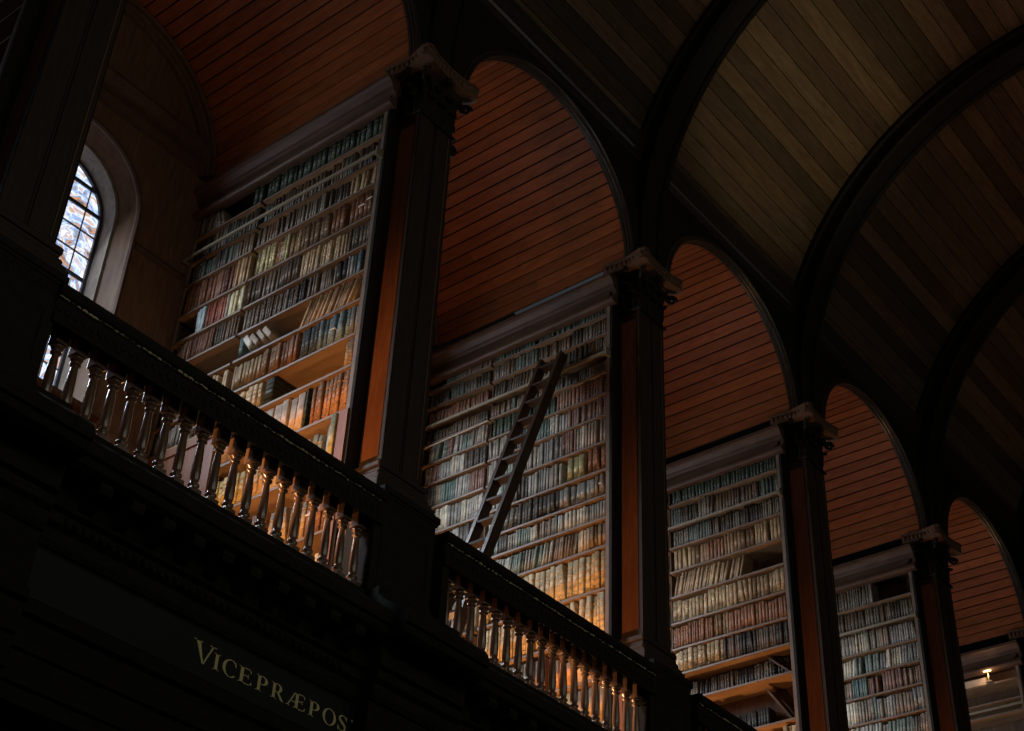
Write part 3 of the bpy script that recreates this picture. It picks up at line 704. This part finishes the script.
fill(0, 4, R0, .72, 'dark', (.034, .042), (.82, .9), style='banded'); fill(0, 4, .73, 1.30, 'tan', (.030, .036), (.84, .88), style='banded'); fill(0, 4, 1.31, R1, 'dark', (.04, .06), (.82, .93)); fill(0, 4, L0, 2.26, 'cream', (.034, .044), (.86, .93)); fill(0, 4, 2.27, 2.55, 'red', (.030, .036), (.86, .9)); fill(0, 4, 2.55, 2.68, 'pblue', (.034, .044), (.86, .93), -.03)
fill(0, 5, R0, .68, 'blue', (.034, .042), (.85, .9)); fill(0, 5, .68, .80, 'black', (.05, .06), (.90, .93), style='plain'); fill(0, 5, .81, R1, 'dark', (.028, .038), (.8, .92)); fill(0, 5, L0, 2.35, 'murk', (.026, .034), (.82, .93)); fill(0, 5, 2.36, 2.86, 'redbrown', (.012, .018), (.84, .88))
fill(0, 6, .56, 1.18, 'tan', (.021, .027), (.93, .97), .34, style='plain', gap=.004); fill(0, 6, 1.42, 1.86, 'greybig', (.058, .07), (.88, .97), -.66, style='plain', gap=.012); fill(0, 6, 1.90, R1, 'mix', (.05, .06), (.85, .9), style='plain')
fill(0, 7, R0, 1.15, 'blue', (.046, .056), (.86, .94), style='banded'); fill(0, 7, 1.16, R1, 'brown', (.038, .056), (.80, .90)); fill(0, 7, L0, L1, 'tan', (.03, .04), (.8, .9))
fill(0, 8, R0, .575, 'tan', (.055, .06), (.90, .93), style='banded'); fill(0, 8, 1.38, 1.52, 'green', (.12, .13), (.90, .93), style='banded', xo=-.005); fill(0, 8, 1.53, R1, 'vellum', (.05, .064), (.8, .9), style='banded'); fill(0, 8, L0, L1, 'murk', (.03, .05), (.8, .9))
fill(0, 9, R0, .92, 'rust', (.044, .056), (.84, .92), style='banded'); fill(0, 9, .92, .96, 'green', (.03, .035), (.88, .9), style='plain'); fill(0, 9, .96, R1, 'pinkbox', (.096, .104), (.86, .88), style='flat')
fill(0, 10, .51, .60, 'olive', (.075, .08), (.98, .99), style='plain', xo=-.03); fill(0, 10, .60, .66, 'sky', (.035, .04), (.82, .84), style='flat'); fill(0, 10, .67, 1.55, 'vellum', (.06, .085), (.66, .82), style='banded'); fill(0, 10, 1.56, R1, 'gold', (.06, .08), (.7, .8), style='banded')
fill(0, 11, .52, R1, 'brown', (.05, .07), (.62, .75), style='banded'); fill(0, 12, .52, R1, 'gold', (.05, .075), (.6, .78), style='banded')
# second bookcase -------------------------------------------------
for row in range(3): fill(1, row, R0, R1, 'murk' if row else 'green', (.03, .045), (.78, .93), .08 if row == 2 else 0); fill(1, row, L0, L1 - (.2 if row == 0 else 0), 'murk' if row < 2 else 'redbrown', (.035, .05), (.7, .9))
fill(1, 3, R0, R1, 'murk', (.03, .045), (.6, .82)); fill(1, 3, L0, L1, 'murk', (.03, .04), (.6, .8))
fill(1, 4, R0, 1.1, 'redbrown', (.04, .048), (.86, .92), style='banded'); fill(1, 4, 1.1, R1, 'green', (.04, .05), (.8, .9)); fill(1, 4, L0, L1, 'mix', (.03, .05), (.8, .92), .07)
fill(1, 5, R0, R1, 'mix', (.032, .046), (.84, .94)); fill(1, 5, L0, L1, 'mix', (.03, .045), (.8, .92))
fill(1, 6, R0, R1, 'mix', (.03, .046), (.84, .94)); fill(1, 6, L0, L1, 'mix', (.03, .045), (.8, .92))
fill(1, 7, R0, .72, 'brown', (.05, .06), (.85, .92), style='banded'); fill(1, 7, .72, 1.0, 'olive', (.06, .09), (.8, .92)); fill(1, 7, 1.0, R1, 'mix', (.03, .045), (.8, .92)); fill(1, 7, L0, L1, 'mix', (.03, .045), (.8, .92))
fill(1, 8, R0, R1, 'mix', (.036, .065), (.8, .92)); fill(1, 8, L0, L1, 'mix', (.036, .06), (.8, .92))
fill(1, 9, R0, R1, 'mix', (.024, .04), (.8, .92)); fill(1, 9, L0, L1, 'mix', (.03, .04), (.8, .92))
fill(1, 10, R0, .80, 'tan', (.035, .05), (.8, .86)); fill(1, 10, .82, R1, 'mix', (.018, .028), (.78, .86), .10); fill(1, 10, L0, L1, 'mix', (.02, .04), (.8, .9))
fill(1, 11, R0, R1, 'vellum', (.062, .070), (.90, .93), style='banded'); fill(1, 11, L0, L1, 'mix', (.02, .04), (.8, .9))
fill(1, 12, R0, R1, 'vellum', (.050, .058), (.88, .92), style='banded'); fill(1, 12, L0, L1, 'brown', (.03, .05), (.8, .9))
fill(1, 13, R0, .8, 'pinkbox', (.1, .12), (.8, .9), style='flat'); fill(1, 13, .82, 1.1, 'rust', (.06, .07), (.7, .8)); fill(1, 13, 1.12, R1, 'mix', (.045, .07), (.8, .9))
fill(1, 14, R0, .8, 'brown', (.06, .08), (.8, .9)); fill(1, 14, .8, 1.2, 'gold', (.09, .1), (.9, .95), style='flat'); fill(1, 14, 1.2, R1, 'olive', (.05, .07), (.8, .9))
# third -----------------------------------------------------------
for row in range(7):
    pal = ['green', 'murk', 'murk', 'brown', 'tan', 'tan', 'brown'][row]
    fill(2, row, R0 if row != 4 else 1.02, R1, pal, [(.04, .05), (.035, .045), (.03, .04), (.045, .055), (.03, .04), (.045, .065), (.03, .05)][row], (.78, .92), 0 if row != 4 else .22, style='banded' if row in (0, 5) else None)
fill(2, 7, R0, 1.3, 'dark', (.03, .04), (.86, .92)); fill(2, 7, 1.3, R1, 'tan', (.055, .07), (.82, .92), style='banded')
fill(2, 8, .55, R1, 'dark', (.03, .04), (.78, .85), xo=.16); fill(2, 9, .85, 1.6, 'black', (.03, .04), (.5, .6), xo=.16)
fill(2, 10, R0, .62, 'vellum', (.048, .054), (.84, .87), style='banded'); fill(2, 10, .62, .92, 'rust', (.07, .08), (.66, .74), style='banded'); fill(2, 10, .94, 1.12, 'sky', (.075, .08), (.80, .81), style='flat'); fill(2, 10, 1.13, R1, 'green', (.03, .05), (.66, .72))
for row in (11, 12): fill(2, row, R0, R1, 'vellum', (.05, .07), (.7, .85), style='banded')
# fourth ----------------------------------------------------------
fill(3, 0, 1.0, R1, 'murk', (.035, .05), (.8, .9))
for row in range(1, 8): fill(3, row, R0, R1, 'mix' if row > 1 else 'murk', (.03, .055), (.76, .93), 0 if row % 3 else .05)
# fifth: mostly bare shelves


# which of them show largest in the picture
def seen(p):
    d = Vector(p) - CAM
    u, v = proj(p)
    if not (-5 < u < 1029 and -5 < v < 736): return False
    t = (-.0 - CAM.y)/d.y; z = CAM.z + t*d.z; x = CAM.x + t*d.x
    if z < 6.46 or 6.99 < z < 7.36: return False
    t = (.113 - CAM.y)/d.y; x = CAM.x + t*d.x; z = CAM.z + t*d.z
    for k in range(-1, 6):
        lx = x - BAY*k
        if (.08 if z > 7.66 else -.1) < lx < (.54 if z > 7.66 else .72): return False
    for k in range(-1, 6):   # bookcase ends hide what is behind them
        t = (BAY*k + .645 - CAM.x)/d.x
        if 0 < t < .999:
            yy = CAM.y + t*d.y
            if .37 < yy < 3.0: return False
        t = (BAY*k + FX - CAM.x)/d.x
        if 0 < t < .97:
            yy = CAM.y + t*d.y
            if .37 < yy < 3.0: return False
    return True
rows = {}
for bk in BOOKS: rows.setdefault((bk['i'], bk['row']), []).append(bk)
for key, lst in rows.items():
    lst.sort(key=lambda q: q['y'])
    for n, bk in enumerate(lst): bk['n'] = n
for bk in BOOKS:
    X = BAY*bk['i'] + bk['x'] + .0; y, z, h, t = bk['y'], bk['z'], bk['h'], bk['t']
    vis = sum(seen((X - .01, y, z + h*f)) for f in (.15, .5, .85))/3
    a = proj((X, y - t/2, z)); b_ = proj((X, y + t/2, z)); c = proj((X, y, z + h))
    area = abs(a[0] - b_[0])*abs(c[1] - a[1]); bk['score'] = area*vis
    bk['vis'] = vis
BOOKS.sort(key=lambda q: -q['score'])
IND = [q for q in BOOKS if q['score'] > 0][:300]; REST = [q for q in BOOKS if q['score'] <= 0 or q not in IND]
def ordn(n):
    return ['first', 'second', 'third', 'fourth', 'fifth', 'sixth', 'seventh', 'eighth', 'ninth', 'tenth', 'eleventh', 'twelfth', 'thirteenth', 'fourteenth', 'fifteenth'][n] if n < 15 else '%d%s' % (n + 1, {1: 'st', 2: 'nd', 3: 'rd'}.get((n + 1) % 10 if (n + 1) % 100 not in (11, 12, 13) else 0, 'th'))
def xform(bk):
    X = BAY*bk['i'] + bk['x'] - .006
    # lean about the foot: positive lean tips the head towards the column end (-Y)
    off = abs(bk['t']/2*math.sin(bk['lean']))
    return Matrix.Translation((X, bk['y'], bk['z'] + off)) @ Matrix.Rotation(bk['lean'], 4, 'X') @ Matrix.Diagonal((1, bk['t'], bk['h'], 1))
for bk in IND:
    m = xform(bk); o = link('book', BM[bk['style']]); X = m.to_translation()
    o.location = X; o.rotation_euler = (bk['lean'], 0, 0); o.scale = (1, bk['t'], bk['h']); o.color = (*bk['col'], 1)
    stw = {'banded': 'leather-bound', 'plain': 'cloth-bound', 'flat': 'flat-spined'}[bk['style']]
    tag(o, '%s %s book, %s from the column, %s shelf down, %s bookcase' % (bk['word'], stw, ordn(bk['n']), ordn(bk['row']), ORD[bk['i']]), 'book', 'books on the shelves of the %s bookcase' % ORD[bk['i']])
    bk['obj'] = o
# paper tapes tied round a few volumes
def tape(i, row, n, f):
    for bk in IND:
        if bk['i'] == i and bk['row'] == row and bk['n'] == n:
            b = MB(); e = .004; t = bk['t']; b.box(-.0105, .12, -.5 - e/t, .5 + e/t, f, f + .012/bk['h'])
            o = b.build('paper_tape', 'paper', bk['obj']); o['label'] = 'white paper tape'; return
for a in ((0, 3, 0, .7), (0, 3, 2, .55), (0, 7, 5, .5), (0, 10, 2, .45), (0, 10, 4, .4), (0, 11, 3, .5), (0, 11, 5, .55), (0, 11, 8, .5), (0, 11, 11, .5), (0, 11, 14, .5), (0, 12, 2, .5), (0, 12, 6, .5), (2, 10, 0, .5), (2, 10, 1, .5), (1, 8, 1, .6)): tape(*a)
# everything smaller goes into one object
verts, faces, mids, sm, uvs, fc = [], [], [], [], [], []
for bk in REST:
    V, F, U = RAW[bk['style']]; m = xform(bk); base = len(verts); verts += [m @ v for v in V]; li = 0
    for f, mi, s in F:
        faces.append([base + k for k in f]); mids.append(mi); sm.append(s); uvs += U[li:li + len(f)]; li += len(f); fc.append(bk['col'])
me = bpy.data.meshes.new('books'); me.from_pydata(verts, [], faces)
me.uv_layers.new(name='UVMap'); me.attributes.new('bookcol', 'FLOAT_COLOR', 'CORNER')
uvl = me.uv_layers['UVMap']; ca = me.attributes['bookcol']
for k, uv in enumerate(uvs): uvl.data[k].uv = uv
for k, p_ in enumerate(me.polygons): p_.material_index = mids[k]; p_.use_smooth = sm[k]
for k, p_ in enumerate(me.polygons):
    for l in p_.loop_indices: ca.data[l].color = (*fc[k], 1)
me.materials.append(MT['book_stuff']); me.materials.append(MT['pages'])
tag(link('books', me), 'rows of smaller old bound volumes filling the shelves of the farther bookcases', 'books', kind='stuff')

# ------------------------------------------------------------------ ladder
lad = thing('ladder', 'dark wooden library ladder leaning against the second bookcase', 'ladder', (1.68, 1.035, 6.3))
zb, zt_ = 6.3, 11.02
def lx(z): return 1.66 + (3.325 - 1.66)*(z - 6.4)/(11.0 - 6.4)
for y in (.905, 1.165):
    b = MB(); w = .021; d = .055
    secs = [[(lx(z) - d, y - w, z), (lx(z) + d, y - w, z - .012), (lx(z) + d, y + w, z - .012), (lx(z) - d, y + w, z)] for z in (zb + .012, zt_)]
    b.sweep(secs); b.move((-1.68, -1.035, -6.3)); b.build('side_rail', 'ladder', lad)
z = 6.62
while z < 10.9:
    b = MB(); x = lx(z); b.box(x - .05, x + .045, .915, 1.155, z - .012, z + .012); b.move((-1.68, -1.035, -6.3)); b.build('rung', 'ladder', lad); z += .283
# slack pale cord across the second bookcase
b = MB(); pts = []
for k in range(13):
    f = k/12; pts.append((3.5 + FX - .06 - .04*math.sin(f*PI), 2.93 - f*.97, 10.60 + .02*f - .10*f*(1 - f)*1.6))
b.tube(pts, .0075, 6); b.tube([(3.5 + FX + .0, 2.93, 10.6), (3.5 + FX - .06, 2.93, 10.60)], .007, 6); b.tube([(3.5 + FX - .06, 1.96, 10.62), (3.5 + FX + .0, 1.96, 10.62)], .007, 6)
tag(b.build('cord', 'cable'), 'slack pale cord hanging across the shelves of the second bookcase', 'cord')
# fittings -----------------------------------------------------------
sp = thing('spotlight', 'small round black spotlight on a brass bracket beside the nearest column capital', 'spotlight', (.516, .30, 11.52))
b = MB(); b.tube([(0, 0, .06), (.10, 0, .06), (.16, 0, .0)], .012, 8); b.build('bracket', 'rail_metal', sp)
b = MB(); b.tube([(.20, .06, -.01), (.19, .03, -.01), (.17, -.06, -.03)], .06, 14); b.build('lamp_head', 'black_wood', sp, smooth=False)
lp = thing('lamp', 'small glowing warm lamp on the shelf of the fifth bookcase', 'lamp', (13.93, .86, 11.345))
b = MB(); b.box(-.02, .03, -.05, .05, 0, .02); b.box(-.005, .005, -.006, .006, .02, .17); b.build('stand', 'rail_metal', lp)
b = MB(); b.tube([(0, -.06, .19), (0, .06, .19)], .022, 10); b.build('lamp_tube', 'lampshade', lp)
bx_ = MB(); bx_.box(14.07, 14.09, .95, 1.75, 11.325, 11.50, bev=.004)  # added sheet; its pale colour stands in for the lamp's light pool
tag(bx_.build('lamp_pool_sheet', 'lamp_pool'), 'pale pool sheet standing in for lamplight on a shelf of the fifth bookcase', 'paper')
# sloping boards left in the bare shelves of the third bookcase
for (y0, y1, z0, z1, lab) in ((.47, .75, 8.73, 8.98, 'board leaning on the upper bare shelf of the third bookcase'), (.50, .80, 8.19, 8.62, 'board leaning on the lower bare shelf of the third bookcase')):
    b = MB(); b.sweep([[(7.05, y0, z0), (7.25, y0, z0), (7.25, y0 + .03, z0), (7.05, y0 + .03, z0)], [(7.05, y1, z1), (7.25, y1, z1), (7.25, y1 + .03, z1), (7.05, y1 + .03, z1)]])
    tag(b.build('loose_board', 'back'), 'brown ' + lab, 'board')
for k, y in enumerate((1.25, 1.48)):
    b = MB(); b.box(7.0, 7.2, y, y + .2, 8.15 + TH, 8.15 + TH + .17, bev=.004)
    tag(b.build('archive_box', 'reveal'), 'pale grey archive box on the lower bare shelf, ' + ('nearer the column' if k == 0 else 'farther from the column'), 'box', 'archive boxes on the third bookcase')

# ------------------------------------------------------------------ light
def area(name, loc, rot, sx, sy, e, col):
    l = bpy.data.lights.new(name, 'AREA'); l.shape = 'RECTANGLE'; l.size = sx; l.size_y = sy; l.energy = e; l.color = col
    o = bpy.data.objects.new(name, l); COL.objects.link(o); o.location = loc; o.rotation_euler = rot; return o
def point(name, loc, e, col, r=.08):
    l = bpy.data.lights.new(name, 'POINT'); l.energy = e; l.color = col; l.shadow_soft_size = r
    o = bpy.data.objects.new(name, l); COL.objects.link(o); o.location = loc; return o
def spot(name, loc, tgt, e, col, ang, r=.1, blend=.6):
    l = bpy.data.lights.new(name, 'SPOT'); l.energy = e; l.color = col; l.shadow_soft_size = r; l.spot_size = math.radians(ang); l.spot_blend = blend
    o = bpy.data.objects.new(name, l); COL.objects.link(o); o.location = loc
    o.rotation_euler = (Vector(tgt) - Vector(loc)).to_track_quat('-Z', 'Y').to_euler(); return o
WARM = (1.0, .50, .20); COOL = (.80, .89, 1.0)
WIN = 22
for i in range(0, 6):
    cx = BAY*i - 1.442
    for z in (9.3, 10.1, 10.9): area('window_daylight', (cx - .2, 3.25, z), (-math.radians(56), 0, 0), .62, .42, WIN*(1.1 if i == 0 else 1.3), COOL)
    point('alcove_uplight', (BAY*i - .75, 1.5, 6.6), {0: 30, 1: 92}.get(i, 105), WARM, .10)
    spot('gallery_lamp', (BAY*i - 2.45, .75, 6.5), (BAY*i, .55, 7.7), {0: 290, 1: 120}.get(i, 60), WARM, 62, .06, .8)
point('shelf_lamp', (13.88, .86, 11.47), 2.2, (1, .6, .3), .02)
# weak added fill for the nave, set where the opposite windows would be
for x, e in ((-6, 24), (-2, 24), (2, 18), (6, 11), (10, 7), (14, 5)): area('opposite_fill', (x, YW2 + .05, 10.0), (PI/2, 0, 0), 1.2, 2.4, e, (.95, .90, .74))
spot('vault_patch_spot', (5.2, -7.6, 9.0), (5.6, -1.2, 15.5), 500, (1, .86, .46), 30, .25, 1)  # added spot that makes the lit patch on the vault, no fixture modelled
w = bpy.data.worlds.new('world'); SC.world = w; w.use_nodes = True
w.node_tree.nodes['Background'].inputs[0].default_value = (.5, .6, .7, 1); w.node_tree.nodes['Background'].inputs[1].default_value = .05
SC.view_settings.view_transform = 'Standard'; SC.view_settings.look = 'None'; SC.view_settings.gamma = 1; SC.view_settings.use_curve_mapping = False
SC.view_settings.exposure = 0
